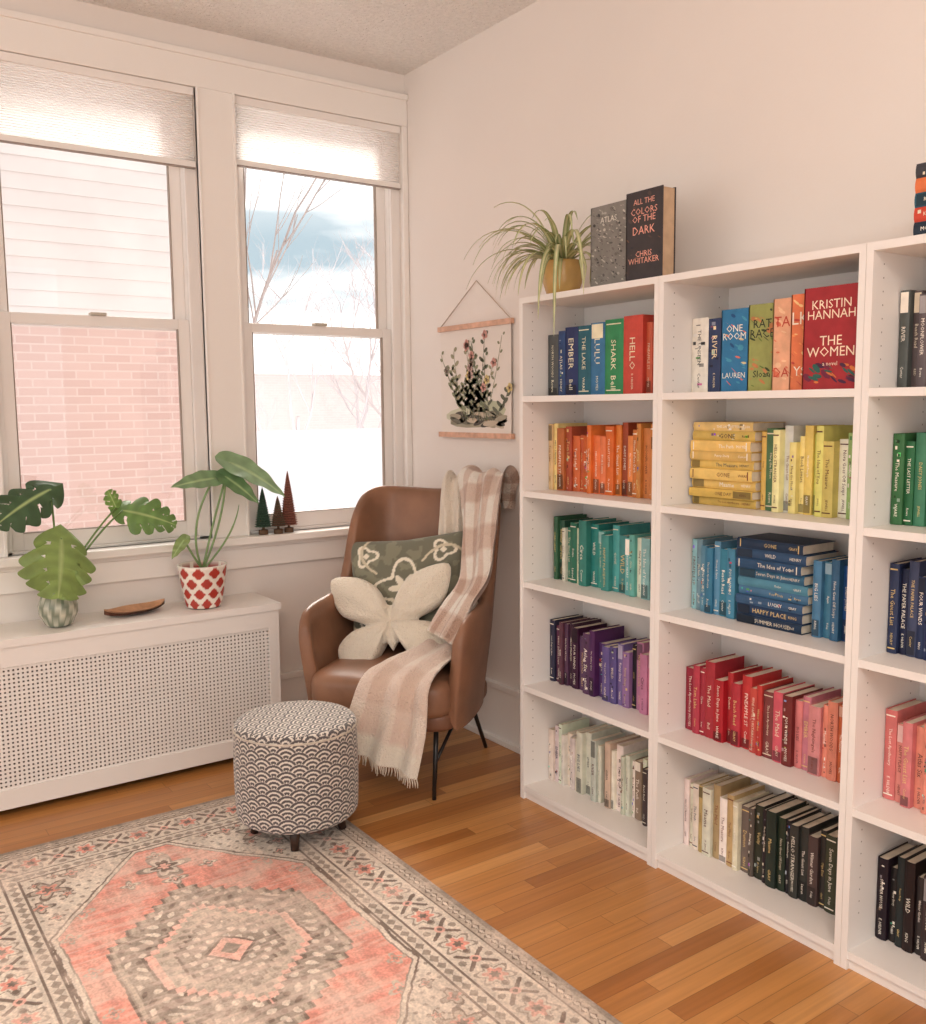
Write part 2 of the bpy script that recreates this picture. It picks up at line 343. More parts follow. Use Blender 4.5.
def book(mb,O,A,B,Cc,th,h,dep,col,title,tcol,xd,yd,rev=False):
    O=Vector(O);A=Vector(A);B=Vector(B);Cc=Vector(Cc);t=.002
    mb.obox(O+A*.003,A*(dep-.003),B*t,Cc*h,col);mb.obox(O+A*.003+B*(th-t),A*(dep-.003),B*t,Cc*h,col)
    mb.obox(O+A*.005+B*t+Cc*.002,A*(dep-.009),B*(th-2*t),Cc*(h-.005),(232,220,200))
    P=np.zeros((6,2,3))
    for i in range(6):
        f=i/5;q=O+B*(th*f)+A*(.004*(1-math.sin(math.pi*f)**.6))
        P[i,0]=q;P[i,1]=q+Cc*h
    mb.grid(P,col)
    cc=O+B*(th/2)-A*.0006
    dk=tuple(max(0,v*.62) for v in col);lt=tuple(min(255,v*.5+255*.45) for v in col)
    rr=random.random()
    def band(z0,z1,c,a0=.1,a1=.9): 
        p0=cc+B*th*(a0-.5)+A*.0003;p1=cc+B*th*(a1-.5)+A*.0003
        mb.add([p0+Cc*z0*h,p1+Cc*z0*h,p1+Cc*z1*h,p0+Cc*z1*h],[(0,1,2,3)],c)
    if rr<.2: band(.93,.945,tcol);band(.05,.065,tcol)
    elif rr<.4: band(.02,random.uniform(.1,.3),dk)
    elif rr<.5: band(random.uniform(.7,.85),.98,random.choice([lt,dk,tcol]))
    elif rr<.8:
        for q in range(9):
            z0=random.uniform(.03,.93);a0=random.uniform(.08,.6);band(z0,z0+random.uniform(.01,.05),random.choice([lt,dk,tcol,tuple(random.uniform(60,230) for _ in range(3))]),a0,a0+random.uniform(.15,.3))
    f=random.uniform(.36,.6);sz=random.uniform(.3,.5)
    text(mb,title,cc+Cc*h*random.uniform(.5,.62),xd,yd,h*f,th*sz,tcol)
    text(mb,random.choice(AUTH),cc+Cc*h*(.16 if not rev else .86),xd,yd,h*.2,th*.27,tcol)
def jit(c,a=20):
    g=sum(c)/3;v=random.uniform(-a,a);return tuple(min(250,max(8,(k*.88+g*.12)+v+random.uniform(-a,a)*.45)) for k in c)
def tcol(c): 
    l=.3*c[0]+.6*c[1]+.1*c[2]
    return random.choice([(240,232,215),(250,240,225),(225,195,130),(230,215,190)]) if l<150 else random.choice([(50,42,40),(90,40,35),(250,245,235),(40,55,80),(120,60,40)])
def pal(f,stops):
    n=len(stops)-1;g=min(max(f,0),.9999)*n;i=int(g);g-=i
    return tuple(stops[i][j]*(1-g)+stops[i+1][j]*g for j in range(3))
def rowb(mb,ya,yb,z,stops,xs=-.18,hr=(.195,.245),tr=(.018,.04),alt=None):
    y=ya
    while y-yb>.016:
        th=min(random.uniform(*tr),y-yb); f=(ya-y)/(ya-yb)
        c=jit(pal(f,stops)) if not(alt and random.random()<.2) else jit(random.choice(alt))
        h=random.uniform(*hr);x=xs+random.uniform(-.012,.014)
        book(mb,(x,y,z+.0006),(1,0,0),(0,-1,0),(0,0,1),th-.0008,h,random.uniform(.138,.15),c,random.choice(WORDS),tcol(c),(0,0,-1),(0,-1,0))
        y-=th
def stackb(mb,ya,z,n,stops,xs=-.18,th=(.024,.034),ln=.235,alt=None):
    zz=z+.0006
    for i in range(n):
        t=random.uniform(*th);c=jit(pal(i/n,stops),14);l=ln-random.uniform(0,.02)
        book(mb,(xs+random.uniform(-.008,.008),ya-random.uniform(0,.008),zz),(1,0,0),(0,0,1),(0,-1,0),t-.0006,l,.148,c,random.choice(WORDS),tcol(c),(0,-1,0),(0,0,1),rev=True)
        zz+=t
    return zz
def YL(k): return Y0-k*BW-.0215
def YR(k): return Y0-(k+1)*BW+.0215
def cover(mb,x,ya,w,z,h,th,col,lines,tc,side=(225,208,180)):
    mb.obox((x,ya,z),(.003,0,0),(0,-w,0),(0,0,h),col);mb.obox((x+th-.003,ya,z),(.003,0,0),(0,-w,0),(0,0,h),col)
    mb.obox((x+.003,ya-.003,z+.002),(th-.006,0,0),(0,-w+.006,0),(0,0,h-.005),side)
    mb.obox((x,ya,z),(th,0,0),(0,-.003,0),(0,0,h),col)
    for s,fz,fh in lines: text(mb,s,(x-.0009,ya-w/2,z+h*fz),(0,-1,0),(0,0,1),w*.84,h*fh,tc)
def blobs(mb,x,ya,w,z,h,n,cols,r=(.004,.012),z0=.05,z1=.95):
    for i in range(n):
        s=random.uniform(*r);y=ya-s-random.random()*(w-2*s);zz=z+h*(z0+(z1-z0)*random.random());a=random.uniform(0,3);q=random.uniform(.3,1)
        zz=min(max(zz,z+s),z+h-s)
        mb.add([(x-.0004-.00003*(i%9),y-s*math.cos(t+a)*1.0,zz+s*q*math.sin(t)) for t in np.linspace(0,2*math.pi,8)[:-1]],[tuple(range(7))],random.choice(cols))
# unit 1
b=MB();z=LEV[4];y=YL(0)-.003
for c,th,h,t in (((84,86,86),.055,.215,"NORTH WOODS"),((44,70,116),.035,.225,"ATLAS"),((40,52,98),.066,.235,"EMBER"),((38,96,112),.062,.235,"THE LAKE"),((58,116,158),.068,.24,"LULU"),((52,138,88),.085,.245,"SHARK"),((204,76,62),.085,.25,"HELLO")):
    book(b,(-.19,y,z+.0006),(1,0,0),(0,-1,0),(0,0,1),th,h,.15,c,t,(240,232,200),(0,0,-1),(0,-1,0));
    y-=th+.001
rowb(b,y,YR(0),z,[(210,90,60),(230,140,60)]);b.make('book_row',M_book)
b=MB();rowb(b,YL(0),YR(0),LEV[3],[(206,112,66),(214,92,42),(226,104,44),(232,122,54),(236,156,84),(238,178,98)],alt=[(240,196,130),(190,80,50)]);b.make('book_row',M_book)
b=MB();rowb(b,YL(0)-.02,YR(0),LEV[2],[(66,112,86),(44,126,108),(56,144,144),(80,158,162),(140,190,190),(200,218,212)],hr=(.19,.235),alt=[(225,225,205)]);b.make('book_row',M_book)
b=MB();rowb(b,YL(0),YR(0),LEV[1],[(84,36,50),(74,34,66),(96,50,96),(76,66,130),(170,120,170),(225,140,156),(235,178,176)],hr=(.19,.235),alt=[(40,32,50)]);b.make('book_row',M_book)
b=MB();rowb(b,YL(0),YR(0),LEV[0],[(225,215,200),(215,205,190),(232,224,210),(222,212,200)],hr=(.19,.235),alt=[(120,105,90),(60,50,45),(200,180,150)],tr=(.014,.034));b.make('book_row',M_book)
# unit 2
b=MB();z=LEV[4];y=YL(1)
for c,th,h,t,tc_ in (((235,228,215),.062,.22,"THE UNSEEN",(60,60,60)),((46,60,96),.05,.215,"RIVER",(240,220,180))):
    book(b,(-.18,y,z+.0006),(1,0,0),(0,-1,0),(0,0,1),th,h,.15,c,t,tc_,(0,0,-1),(0,-1,0));y-=th+.001
blobs(b,-.185,y-.002,.095,z,.235,26,[(70,150,180),(30,80,130),(225,120,100),(220,200,150)])
cover(b,-.185,y-.002,.095,z+.0006,.235,.10,(48,120,166),[("ONE\nROOM",.72,.25),("LAUREN",.2,.08)],(245,240,225))
y-=.1
blobs(b,-.19,y-.002,.095,z,.24,30,[(110,130,60),(60,70,40),(214,200,110),(200,130,80)])
cover(b,-.19,y-.002,.095,z+.0006,.24,.10,(156,160,92),[("RAT\nRACE",.72,.25),("Sloan",.2,.08)],(35,45,35));y-=.1
blobs(b,-.215,y-.002,.06,z,.245,16,[(246,200,160),(225,120,90)])
cover(b,-.215,y-.002,.06,z+.0006,.245,.11,(236,176,140),[("TA",.75,.2),("DA",.2,.1)],(200,70,50));y-=.064
blobs(b,-.225,y-.002,.06,z,.25,18,[(240,200,140),(240,150,90),(200,70,60)])
cover(b,-.225,y-.002,.06,z+.0006,.25,.11,(228,124,80),[("LK",.75,.2),("YS",.2,.1)],(250,235,215));y-=.064
blobs(b,-.27,-2.35,.158,z,.255,26,[(110,30,60),(210,120,60),(70,30,60),(40,90,80)],r=(.006,.016),z0=.05,z1=.24)
cover(b,-.27,-2.35,.158,z+.0006,.255,.03,(160,40,46),[("KRISTIN\nHANNAH",.78,.2),("THE\nWOMEN",.42,.24),("a novel",.25,.04)],(248,226,200))
b.make('book_row',M_book)
b=MB();zz=stackb(b,YL(1)-.004,LEV[3],9,[(222,184,90),(230,190,100),(236,200,110),(226,186,90),(240,208,136)]);
rowb(b,YL(1)-.252,YR(1),LEV[3],[(238,208,110),(240,228,170),(232,212,104),(200,200,104),(150,186,98),(90,156,86)],alt=[(240,232,215),(60,110,70)],tr=(.018,.034));b.make('book_row',M_book)
b=MB();rowb(b,YL(1)-.005,YL(1)-.19,LEV[2],[(150,190,200),(66,136,156),(56,126,156),(44,106,146)],tr=(.02,.032),hr=(.2,.225));stackb(b,YL(1)-.20,LEV[2],9,[(25,45,80),(35,70,110),(70,130,150),(40,90,125),(30,60,95),(20,60,80)],xs=-.2,th=(.024,.031));
rowb(b,YL(1)-.445,YR(1),LEV[2],[(60,110,150),(50,100,160),(70,120,160)],alt=[(230,150,60)],tr=(.02,.03),hr=(.2,.22));b.make('book_row',M_book)
b=MB();rowb(b,YL(1),YR(1),LEV[1],[(168,44,60),(190,42,58),(200,50,56),(208,56,60),(218,100,114),(230,146,150),(226,106,70),(235,164,100)],hr=(.19,.24),xs=-.185,alt=[(120,30,40)]);b.make('book_row',M_book)
b=MB();rowb(b,YL(1),YL(1)-.27,LEV[0],[(225,212,195),(235,225,210),(220,205,190)],hr=(.2,.235),alt=[(190,80,66),(90,80,70),(200,170,120)],tr=(.016,.036));rowb(b,YL(1)-.27,YR(1),LEV[0],[(40,38,38),(60,54,50),(30,28,30)],hr=(.2,.235),alt=[(100,90,80)],tr=(.016,.036));b.make('book_row',M_book)
# unit 3
for lv,st in ((4,[(70,68,64),(235,225,205),(150,60,50),(60,80,100)]),(3,[(50,110,70),(70,150,90),(60,140,120)]),(2,[(30,40,75),(40,50,90),(60,80,120)]),(1,[(222,120,120),(232,160,120),(236,170,90),(240,190,110)]),(0,[(35,30,30),(50,40,40),(30,30,34)])):
    b=MB();rowb(b,YL(2),YR(2),LEV[lv],st,hr=(.2,.245),tr=(.018,.032));b.make('book_row',M_book)
# books on top
b=MB();cover(b,-.255,-1.535,.165,BH+.001,.255,.035,(128,124,118),[("ATLAS",.82,.07)],(225,218,205));
blobs(b,-.255,-1.535,.165,BH+.001,.255,260,[(90,86,82),(165,160,150),(60,58,58),(190,184,172),(110,104,98)],r=(.002,.007))
b.make('hardcover_book',M_book)
b=MB();cover(b,-.272,-1.712,.15,BH+.001,.265,.056,(58,52,54),[("ALL THE",.88,.06),("COLORS\nOF THE",.73,.16),("DARK",.56,.09),("CHRIS\nWHITAKER",.26,.17)],(238,170,150),side=(190,160,130))
blobs(b,-.272,-1.712,.15,BH+.001,.265,30,[(80,66,60),(44,44,52),(110,80,60)],r=(.003,.009))
b.make('hardcover_book',M_book)
b=MB();zz=BH+.001
for c in ((30,45,60),(200,70,50),(40,90,110),(225,120,70),(60,60,66)):
    book(b,(-.275,-2.635,zz),(1,0,0),(0,0,1),(0,-1,0),.032,.23,.155,c,random.choice(WORDS),tcol(c),(0,-1,0),(0,0,1));zz+=.0325
b.make('book_stack',M_book)
# ---------------------------------------------------------------- leaf helpers
def leaf(mb,base,d,n,Ln,W,droop=.2,col=(90,130,70),curl=.15,nt_=26,ns=5,shape=.7,col2=None,heart=0):
    d=Vector(d).normalized();n=Vector(n);n=(n-d*n.dot(d)).normalized();sd=n.cross(d);base=Vector(base)
    P=np.zeros((nt_,2*ns+1,3));C=np.zeros((nt_,2*ns+1,3))
    for i in range(nt_):
        t=i/(nt_-1);w=W/2*math.sin(math.pi*min(1,max(0,t))**shape)**.85 if 0<t<1 else 0
        for j in range(-ns,ns+1):
            s=j/ns;along=t*Ln-heart*Ln*abs(s)*(1-t)**2
            p=base+d*along+sd*(s*w)+n*(-droop*Ln*t*t+curl*abs(s)*w+.003*math.sin(t*22)*abs(s))
            P[i,j+ns]=p;C[i,j+ns]=col2 if (col2 and j==0) else tuple(c*(.98+.04*math.sin(t*26-abs(s)*4)) for c in col)
    mb.grid(P,C)
def mleaf(mb,base,d,n,Ln,W,droop,col,col2,lob=5,seed=1):
    d=Vector(d).normalized();n=Vector(n);n=(n-d*n.dot(d)).normalized();sd=n.cross(d);base=Vector(base)
    nt_,ns=110,10;P=np.zeros((nt_,2*ns+1,3));C=np.zeros((nt_,2*ns+1,3));mask=np.ones((nt_,2*ns+1),bool);rs=random.Random(seed)
    off={-1:rs.uniform(0,.5),1:rs.uniform(0,.5)};dep={(sg,q):rs.uniform(.2,.45) for sg in (-1,1) for q in range(12)};ln={(sg,q):rs.uniform(.85,1.08) for sg in (-1,1) for q in range(12)}
    for i in range(nt_):
        t=i/(nt_-1);w=W/2*(math.sin(math.pi*t**.6)**.62 if 0<t<1 else 0)
        for j in range(-ns,ns+1):
            sg=1 if j>=0 else -1;s=abs(j)/ns;g=t*lob+off[sg];f=g%1;q=int(g)
            notch=(f<.16+.16*s) and .05<t<.92
            along=Ln*t+ w*s*s*.5 - .25*Ln*s*(1-t)**2
            tip=ln[(sg,q)]*(1-.16*(abs(f-.61)/.39)**2) if s>.5 else 1
            p=base+d*along+sd*(sg*s*w*tip)+n*(-droop*Ln*t*t-.3*s*s*w*(.6+.4*math.sin(q*2+sg)))
            P[i,j+ns]=p;C[i,j+ns]=col2 if j==0 else tuple(c*(1+.05*math.sin(g*6.28)-.06*s) for c in col)
            if notch and (min(abs(j),abs(j+1))/ns>=dep[(sg,q)]): mask[i,j+ns]=False
    mb.grid(P,C,mask=mask)
def arc(a,b_,sag,n=12):
    a=Vector(a);b_=Vector(b_);return [a.lerp(b_,t)+Vector(sag)*(4*t*(1-t)) for t in np.linspace(0,1,n)]
px_,py_=-1.655,-.17;TZ=.647
def mpat(r,z,a): 
    return (206,204,186) if (math.sin(a*9+z*60)*math.sin(z*170))>.15 else (128,136,118)
b=MB();b.lathe([(0,0),(.035,0),(.05,.012),(.068,.05),(.07,.08),(.058,.115),(.046,.13),(.05,.145),(.044,.145),(.04,.125),(0,.122)],(px_,py_,TZ),60,mpat)
e=empty('potted_monstera');b.make('glazed_pot',M_ceram,smooth=True,parent=e)
b=MB();top=Vector((px_,py_,TZ+.125))
spec=[((-1.645,-.24,.985),(-.12,-.5,-.8),(.25,-.88,.45),.22,.28,.2,(136,160,90),5),
      ((-1.665,-.2,1.16),(-.8,-.3,-.3),(-.1,-.75,.65),.22,.20,.3,(64,90,58),5),
      ((-1.40,-.15,1.06),(.78,-.4,-.15),(.1,-.8,.55),.20,.18,.25,(108,142,78),5),
      ((-1.42,-.14,1.07),(-.35,-.3,.8),(0,-.9,.3),.08,.07,.1,(120,152,80),4)]
for q,(bs,d,n,Ln,W,dr,c,lb) in enumerate(spec):
    b.tube(arc(top,bs,(0,-.02,.03)),[.004]*12,(120,150,90),6);mleaf(b,bs,d,n,Ln,W,dr,c,(170,188,126),lb,q)
b.make('foliage',M_leaf,smooth=True,parent=e)
px_,py_=-1.10,-.165
def rpat(r,z,a):
    k=a/(2*math.pi)*9;row=int(z/.042);f=(k+.5*(row%2))%1;g=(z/.042)%1
    return (178,62,52) if abs(f-.5)*2+abs(g-.5)*1.4<.85 else (240,230,218)
b=MB();prof=[(0,0),(.06,0)]+[(.066+.03*(z/.16)**.7,z) for z in np.linspace(.005,.165,40)]+[(.098,.175),(.09,.175),(.088,.15),(0,.15)]
b.lathe(prof,(px_,py_,TZ),180,lambda r,z,a: rpat(r,z,a) if z<.168 and r>.064 else ((240,230,218) if z>.16 else (70,52,40)))
e=empty('potted_alocasia');b.make('patterned_pot',M_ceram,smooth=True,parent=e)
b=MB();top=Vector((px_,py_,TZ+.15))
for bs,d,n,Ln,W,c,dr,sg in [((-1.03,-.15,1.165),(-.95,-.2,-.05),(0,-.7,.7),.19,.09,(128,158,114),.12,(-.05,0,.0)),
      ((-.96,-.15,1.225),(.85,-.35,-.42),(.2,-.7,.7),.26,.14,(136,166,122),.22,(.0,0,.02)),
      ((-.99,-.17,1.17),(.6,-.5,-.5),(.1,-.8,.5),.17,.09,(108,142,96),.2,(.02,0,0)),
      ((-1.17,-.17,.93),(-.6,-.4,-.5),(-.3,-.7,.5),.10,.05,(142,164,102),.2,(-.02,0,.03))]:
    b.tube(arc(top,bs,sg),[.0045]*12,(142,172,116),6);leaf(b,bs,d,n,Ln,W,dr,c,nt_=40,shape=.58,heart=.26,col2=(176,200,146))
b.tube(arc(top,(-.93,-.15,1.05),(.03,0,.0)),[.004,.004,.004,.004,.004,.004,.004,.004,.003,.003,.002,.001],(142,172,116),6)
b.make('foliage',M_leaf,smooth=True,parent=e)
b=MB();P=np.zeros((41,13,3))
for i in range(41):
    t=i/40;w=.06*math.sin(math.pi*t)**.7
    for j in range(13):
        s=(j-6)/6;P[i,j]=((t-.5)*.26,s*w,.006+.016*(s*s)+.016*(2*t-1)**4)
Q=P.copy();Q[...,2]-=.006
b.grid(P,(196,148,112));b.grid(Q,(96,54,36))
b.make('wooden_leaf_dish',M_wood,smooth=True,matrix=Matrix.Translation((-1.365,-.13,TZ+.002))@Matrix.Rotation(math.radians(14),4,'Z')@Matrix.Rotation(math.radians(2),4,'X'))
def brush(x,y,h,r,col,dark):
    b=MB();b.lathe([(0,0),(.02,0),(.02,.02),(.006,.022),(.005,.04),(0,.04)],(x,y,.9005),16,(96,70,50))
    prof=[];n=int(h/.012)
    for i in range(n+1):
        f=i/n;rr=r*(1-f)**.85+.002;prof+=[(rr,.035+(h-.035)*f),(rr*.72,.035+(h-.035)*(f+.5/n))]
    prof=[(0,.035)]+prof+[(0,h+.006)]
    cl=[dark if j%2==0 else col for j in range(len(prof))]
    b.lathe(prof,(x,y,.9005),36,cl,per=True,rf=lambda r_,z,a,j:r_*(1+.14*math.sin(a*13+z*400)))
    b.make('bottle_brush_tree',M_mat)
brush(-.655,-.03,.265,.036,(146,92,76),(108,62,52));brush(-.775,-.03,.20,.034,(56,84,66),(40,60,48));brush(-.712,-.045,.16,.03,(60,84,62),(120,60,50))
# ---------------------------------------------------------------- spider plant
e=empty('spider_plant');cx,cy=-.17,-1.30
b=MB();b.lathe([(0,0),(.045,0),(.055,.01),(.068,.05),(.07,.085),(.062,.115),(.066,.125),(.058,.125),(.056,.11),(0,.108)],(cx,cy,BH+.001),36,(206,164,100));b.make('pot',M_ceram,smooth=True,parent=e)
b=MB();rr=random.Random(3)
SP=[(math.radians(a),L,el,g) for a,L,el,g in ((150,.44,.9,3.4),(175,.46,.8,3.4),(200,.42,.9,3.4),(238,.58,.7,4.4),(225,.62,.5,5.2),(215,.5,.5,5),(120,.40,1.0,3.0),(140,.42,.6,3.2),(280,.38,.8,2.8),(300,.34,1.0,2.4),(265,.30,.7,3.5))]
for i in range(66):
    if i<len(SP): a,Ln,el,g=SP[i]
    else:
        a=rr.uniform(0,2*math.pi)
        if math.cos(a)>.3 and rr.random()<.7:a+=math.pi
        Ln=rr.uniform(.22,.38);el=rr.uniform(.4,1.35);g=rr.uniform(2.8,5.0)
    p=Vector((cx+.02*math.cos(a),cy+.02*math.sin(a),BH+.115));v=Vector((math.cos(a)*math.cos(el),math.sin(a)*math.cos(el),math.sin(el)))
    n=16;P=np.zeros((n,3,3));C=np.zeros((n,3,3))
    for k in range(n):
        t=k/(n-1);side=v.cross(Vector((0,0,1)));side=side.normalized() if side.length>.01 else Vector((1,0,0))
        w=.0085*(1-t**2.5)+.0006
        P[k,0]=p-side*w;P[k,1]=p+Vector((0,0,-.002));P[k,2]=p+side*w
        c1=(126,146,88) if i%3 else (162,170,108);C[k,0]=c1;C[k,2]=c1;C[k,1]=(226,222,176)
        p=p+v*(Ln/n)
        v=(v+Vector((0,0,-g/n*(.4+t)))).normalized()
        if p.x>-.02:p.x=-.02
        if p.y<-1.52 and p.x>-.29: p.y=-1.52
        if p.z<BH+.012 and p.x>-.31 and p.y<Y0+.01: p.z=BH+.012
    b.grid(P,C)
b.make('foliage',M_leaf,smooth=True,parent=e)
# ---------------------------------------------------------------- hanging print
e=empty('hanging_botanical_print')
b=MB();xa=-.012;ya,yb,za,zb=-.295,-.805,1.325,1.785
b.box((xa,yb,za),(xa+.0015,ya,zb),(232,222,213))
def el(y,z,ry,rz,ang,col,k):
    pts=[];x=xa-.0005-k*.00015
    for t in np.linspace(0,2*math.pi,14)[:-1]:
        u,v=ry*math.cos(t),rz*math.sin(t);pts.append((x,y-(u*math.cos(ang)-v*math.sin(ang)),z+u*math.sin(ang)+v*math.cos(ang)))
    b.add(pts,[tuple(range(len(pts)))],col)
rr=random.Random(11);yc=-.57
for y_,z_,a_,b__,c_ in ((-.50,.085,.17,.035,(206,204,180)),(-.64,.10,.13,.045,(190,192,164)),(-.56,.06,.20,.03,(164,158,138))): el(y_,za+z_,a_,b__,.05,c_,0)
for i in range(34):
    el(yc+rr.uniform(-.17,.17),za+.04+rr.uniform(0,.05),.045,.011,rr.uniform(-.3,.3),rr.choice([(84,78,72),(110,104,90),(140,134,114),(170,160,140),(196,180,160)]),1+i%5)
for i in range(26):
    a=rr.uniform(-1.0,1.0);Ln=rr.uniform(.16,.38);y,z=yc+rr.uniform(-.13,.13),za+.06;c=rr.choice([(118,124,98),(142,144,114),(104,106,90),(164,158,130)]);W_=rr.uniform(.8,1.5)
    for s in range(10):
        y2=y-math.sin(a)*Ln/10;z2=z+math.cos(a)*Ln/10
        el((y+y2)/2,(z+z2)/2,.0018,Ln/18,-a,c,6)
        if s>1: 
            sg=1 if s%2 else -1;el(y2-sg*.014,z2+.008,.018*W_*(1.2-s*.08),.0062*W_,sg*.6,c,7)
        y,z=y2,z2;a*=.94
    fc=rr.choice([(216,160,148),(224,200,140),(150,140,124),(204,170,160)])
    if i%2==0:
        for q in range(5): el(y+.011*math.cos(q*1.26),z+.011*math.sin(q*1.26),.011,.008,q,fc,8)
        el(y,z,.005,.005,0,(120,96,84),9)
b.make('print',M_mat,parent=e)
b=MB();b.box((-.022,yb-.012,zb-.008),(-.004,ya+.012,zb+.014),(214,168,142));b.box((-.022,yb-.012,za-.014),(-.004,ya+.012,za+.008),(214,168,142))
b.tube([(-.013,ya+.0,zb+.012),(-.006,-.56,1.975),(-.013,yb,zb+.012)],.0022,(190,170,150),6);b.make('wooden_hanger',M_wood,parent=e)
# ---------------------------------------------------------------- pouf
e=empty('pouf');pc=(-1.095,-1.0)
def seig(s,t,w):
    R=w/2;h=R/2;col=np.full(s.shape,-1.0)
    j0=np.floor((t-R)/h).astype(int)
    for dj in range(0,6):
        j=j0+dj;ty=j*h;off=(j%2)*.5*w;sc_=np.round((s-off)/w)*w+off
        d=np.hypot(s-sc_,t-ty)/R;m=(d<=1)&(col<0)&(t>=ty-R*2);col=np.where(m,d,col)
    st=((col*3.0+.12)%1)<.42
    return np.where(((col<0)|st)[...,None],np.array((218,208,196.)),np.array((88,82,82.)))
b=MB();R=.204;nb=16;w=2*math.pi*R/nb;na=640
zs=np.linspace(.085,.385,150);th=np.linspace(0,2*math.pi,na,endpoint=False)
T,Z=np.meshgrid(th,zs,indexing='ij');r_=np.where(Z<.10,R-.008*((.10-Z)/.015)**2,R)+.004*np.sin((Z-.085)/.3*math.pi)
b.grid(np.stack([pc[0]+r_*np.cos(T),pc[1]+r_*np.sin(T),Z],-1),seig(T*R,Z,w),closeu=True)
ph=np.linspace(0,math.pi/2,12);rr_=list(R-.022+.022*np.cos(ph));zz_=list(.385+.022*np.sin(ph));rr_+=list(np.linspace(R-.024,.0,90));zz_+=[.407+.006*(1-(r/R)**2) for r in rr_[12:]]
A,Bq=np.meshgrid(th,np.arange(len(rr_)),indexing='ij');Rr=np.array(rr_)[Bq];Zr=np.array(zz_)[Bq]
px2=Rr*np.cos(A);py2=Rr*np.sin(A)
Ct=seig(px2*.9+py2*.43,-px2*.43+py2*.9,w);Cs=seig(A*R,Zr,w)
b.grid(np.stack([pc[0]+px2,pc[1]+py2,Zr],-1),np.where((Bq<8)[...,None],Cs,Ct),closeu=True)
b.lathe([(0,.085),(R-.008,.085)],(pc[0],pc[1],0),48,(60,50,46))
b.make('upholstered_body',M_fabric,smooth=True,parent=e)
b=MB();b.tube([(pc[0]+R*math.cos(t),pc[1]+R*math.sin(t),.384) for t in np.linspace(0,2*math.pi,60)],.0035,(200,188,172),6)
for a in (.8,2.37,3.94,5.51): 
    a+=.25;b.tube([(pc[0]+.13*math.cos(a),pc[1]+.13*math.sin(a),.09),(pc[0]+.15*math.cos(a),pc[1]+.15*math.sin(a),.0078)],[.02,.013],(58,38,28),12)
b.make('legs_and_piping',M_wood,smooth=True,parent=e)
# ---------------------------------------------------------------- armchair
CM=Matrix.Translation((-.47,-.71,0))@Matrix.Rotation(math.atan2(-.8,.6),4,'Z')
e=empty('armchair',CM)
half=[(0,.27,1.10),(.10,.268,1.105),(.20,.25,1.11),(.265,.205,1.11),(.305,.15,1.08),(.322,.105,.99),(.33,.07,.82),(.336,.03,.72),(.345,-.05,.70),(.35,-.16,.69),(.345,-.25,.67),(.325,-.305,.61)]
H=cat(half,3);full=np.vstack([H[::-1]*np.array([-1,1,1]),H[1:]]);ns_=len(full)
nrm=[]
for i in range(ns_):
    t=full[min(i+1,ns_-1)]-full[max(i-1,0)];n2=np.array([t[1],-t[0]]);n2/=np.linalg.norm(n2);nrm.append(n2)
def shellpt(i,z,off):
    x,y,h=full[i];n2=nrm[i];x-=n2[0]*off*SG;y-=n2[1]*off*SG
    k=min(1,max(0,(z-.26)/.36));k=k*k*(3-2*k);s=.90+.10*k
    x*=s;y=y*(.84+.16*k) if y>0 else y*(.95+.05*k)
    lean=.17*max(0,z-.40)*min(1,max(0,(y+.10)/.3));fl=(.07 if x>0 else .0)*max(0,z-.7)*(1 if x>0 else -1)*min(1,abs(x)/.25)
    return (x+fl,y+lean,z)
SG=1
tst=nrm[ns_//2];SG=1 if tst[1]>0 else -1
P=[]
for i in range(ns_):
    h=full[i][2];tk=.05;col=[]
    for f in (0,.03,.25,.5,.75,.93): col.append(shellpt(i,.27+(h-.02-.27)*f,0))
    col.append(shellpt(i,h-.008,.008));col.append(shellpt(i,h,.025));col.append(shellpt(i,h-.008,.042))
    for f in (.93,.75,.5,.25,0): col.append(shellpt(i,.36+(h-.02-.36)*f,tk if f>.3 else tk+.01))
    P.append(col)
P=np.array(P);b=MB();b.grid(P,(138,98,74))
nvv=P.shape[1];b.f.append(tuple(range(nvv)));b.m.append(0);b.f.append(tuple((ns_-1)*nvv+j for j in reversed(range(nvv))));b.m.append(0)
b.make('wing_shell',M_leather,smooth=True,parent=e,recalc=True,sub=1)
def sq(mb,c,r,col,e1=.35,e2=.3,nu=40,nv=24):
    P=np.zeros((nu,nv,3));f=lambda v,p:math.copysign(abs(v)**p,v)
    for i in range(nu):
        a=2*math.pi*i/nu
        for j in range(nv):
            q=-math.pi/2+math.pi*j/(nv-1);P[i,j]=(c[0]+r[0]*f(math.cos(q),e1)*f(math.cos(a),e2),c[1]+r[1]*f(math.cos(q),e1)*f(math.sin(a),e2),c[2]+r[2]*f(math.sin(q),e1))
    mb.grid(P,col,closeu=True)
b=MB();sq(b,(0,-.06,.385),(.283,.295,.085),(142,102,78),.45,.28);b.make('seat_cushion',M_leather,smooth=True,parent=e)
b=MB();sq(b,(0,-.05,.30),(.292,.278,.045),(118,80,60),.4,.3);b.make('seat_base',M_leather,smooth=True,parent=e)
b=MB();K=(34,30,30)
for s in (-1,1):
    b.tube([(s*.205,-.235,.28),(s*.212,-.29,.002)],[.010,.008],K,10);b.tube([(s*.20,.16,.28),(s*.24,.285,.002)],[.010,.008],K,10)
    b.tube([(s*.208,-.265,.13),(s*.20,.16,.27)],.007,K,8)
b.tube([(-.205,-.235,.265),(.205,-.235,.265)],.009,K,8);b.tube([(-.2,.16,.265),(.2,.16,.265)],.009,K,8)
b.make('metal_legs',M_metal,smooth=True,parent=e)
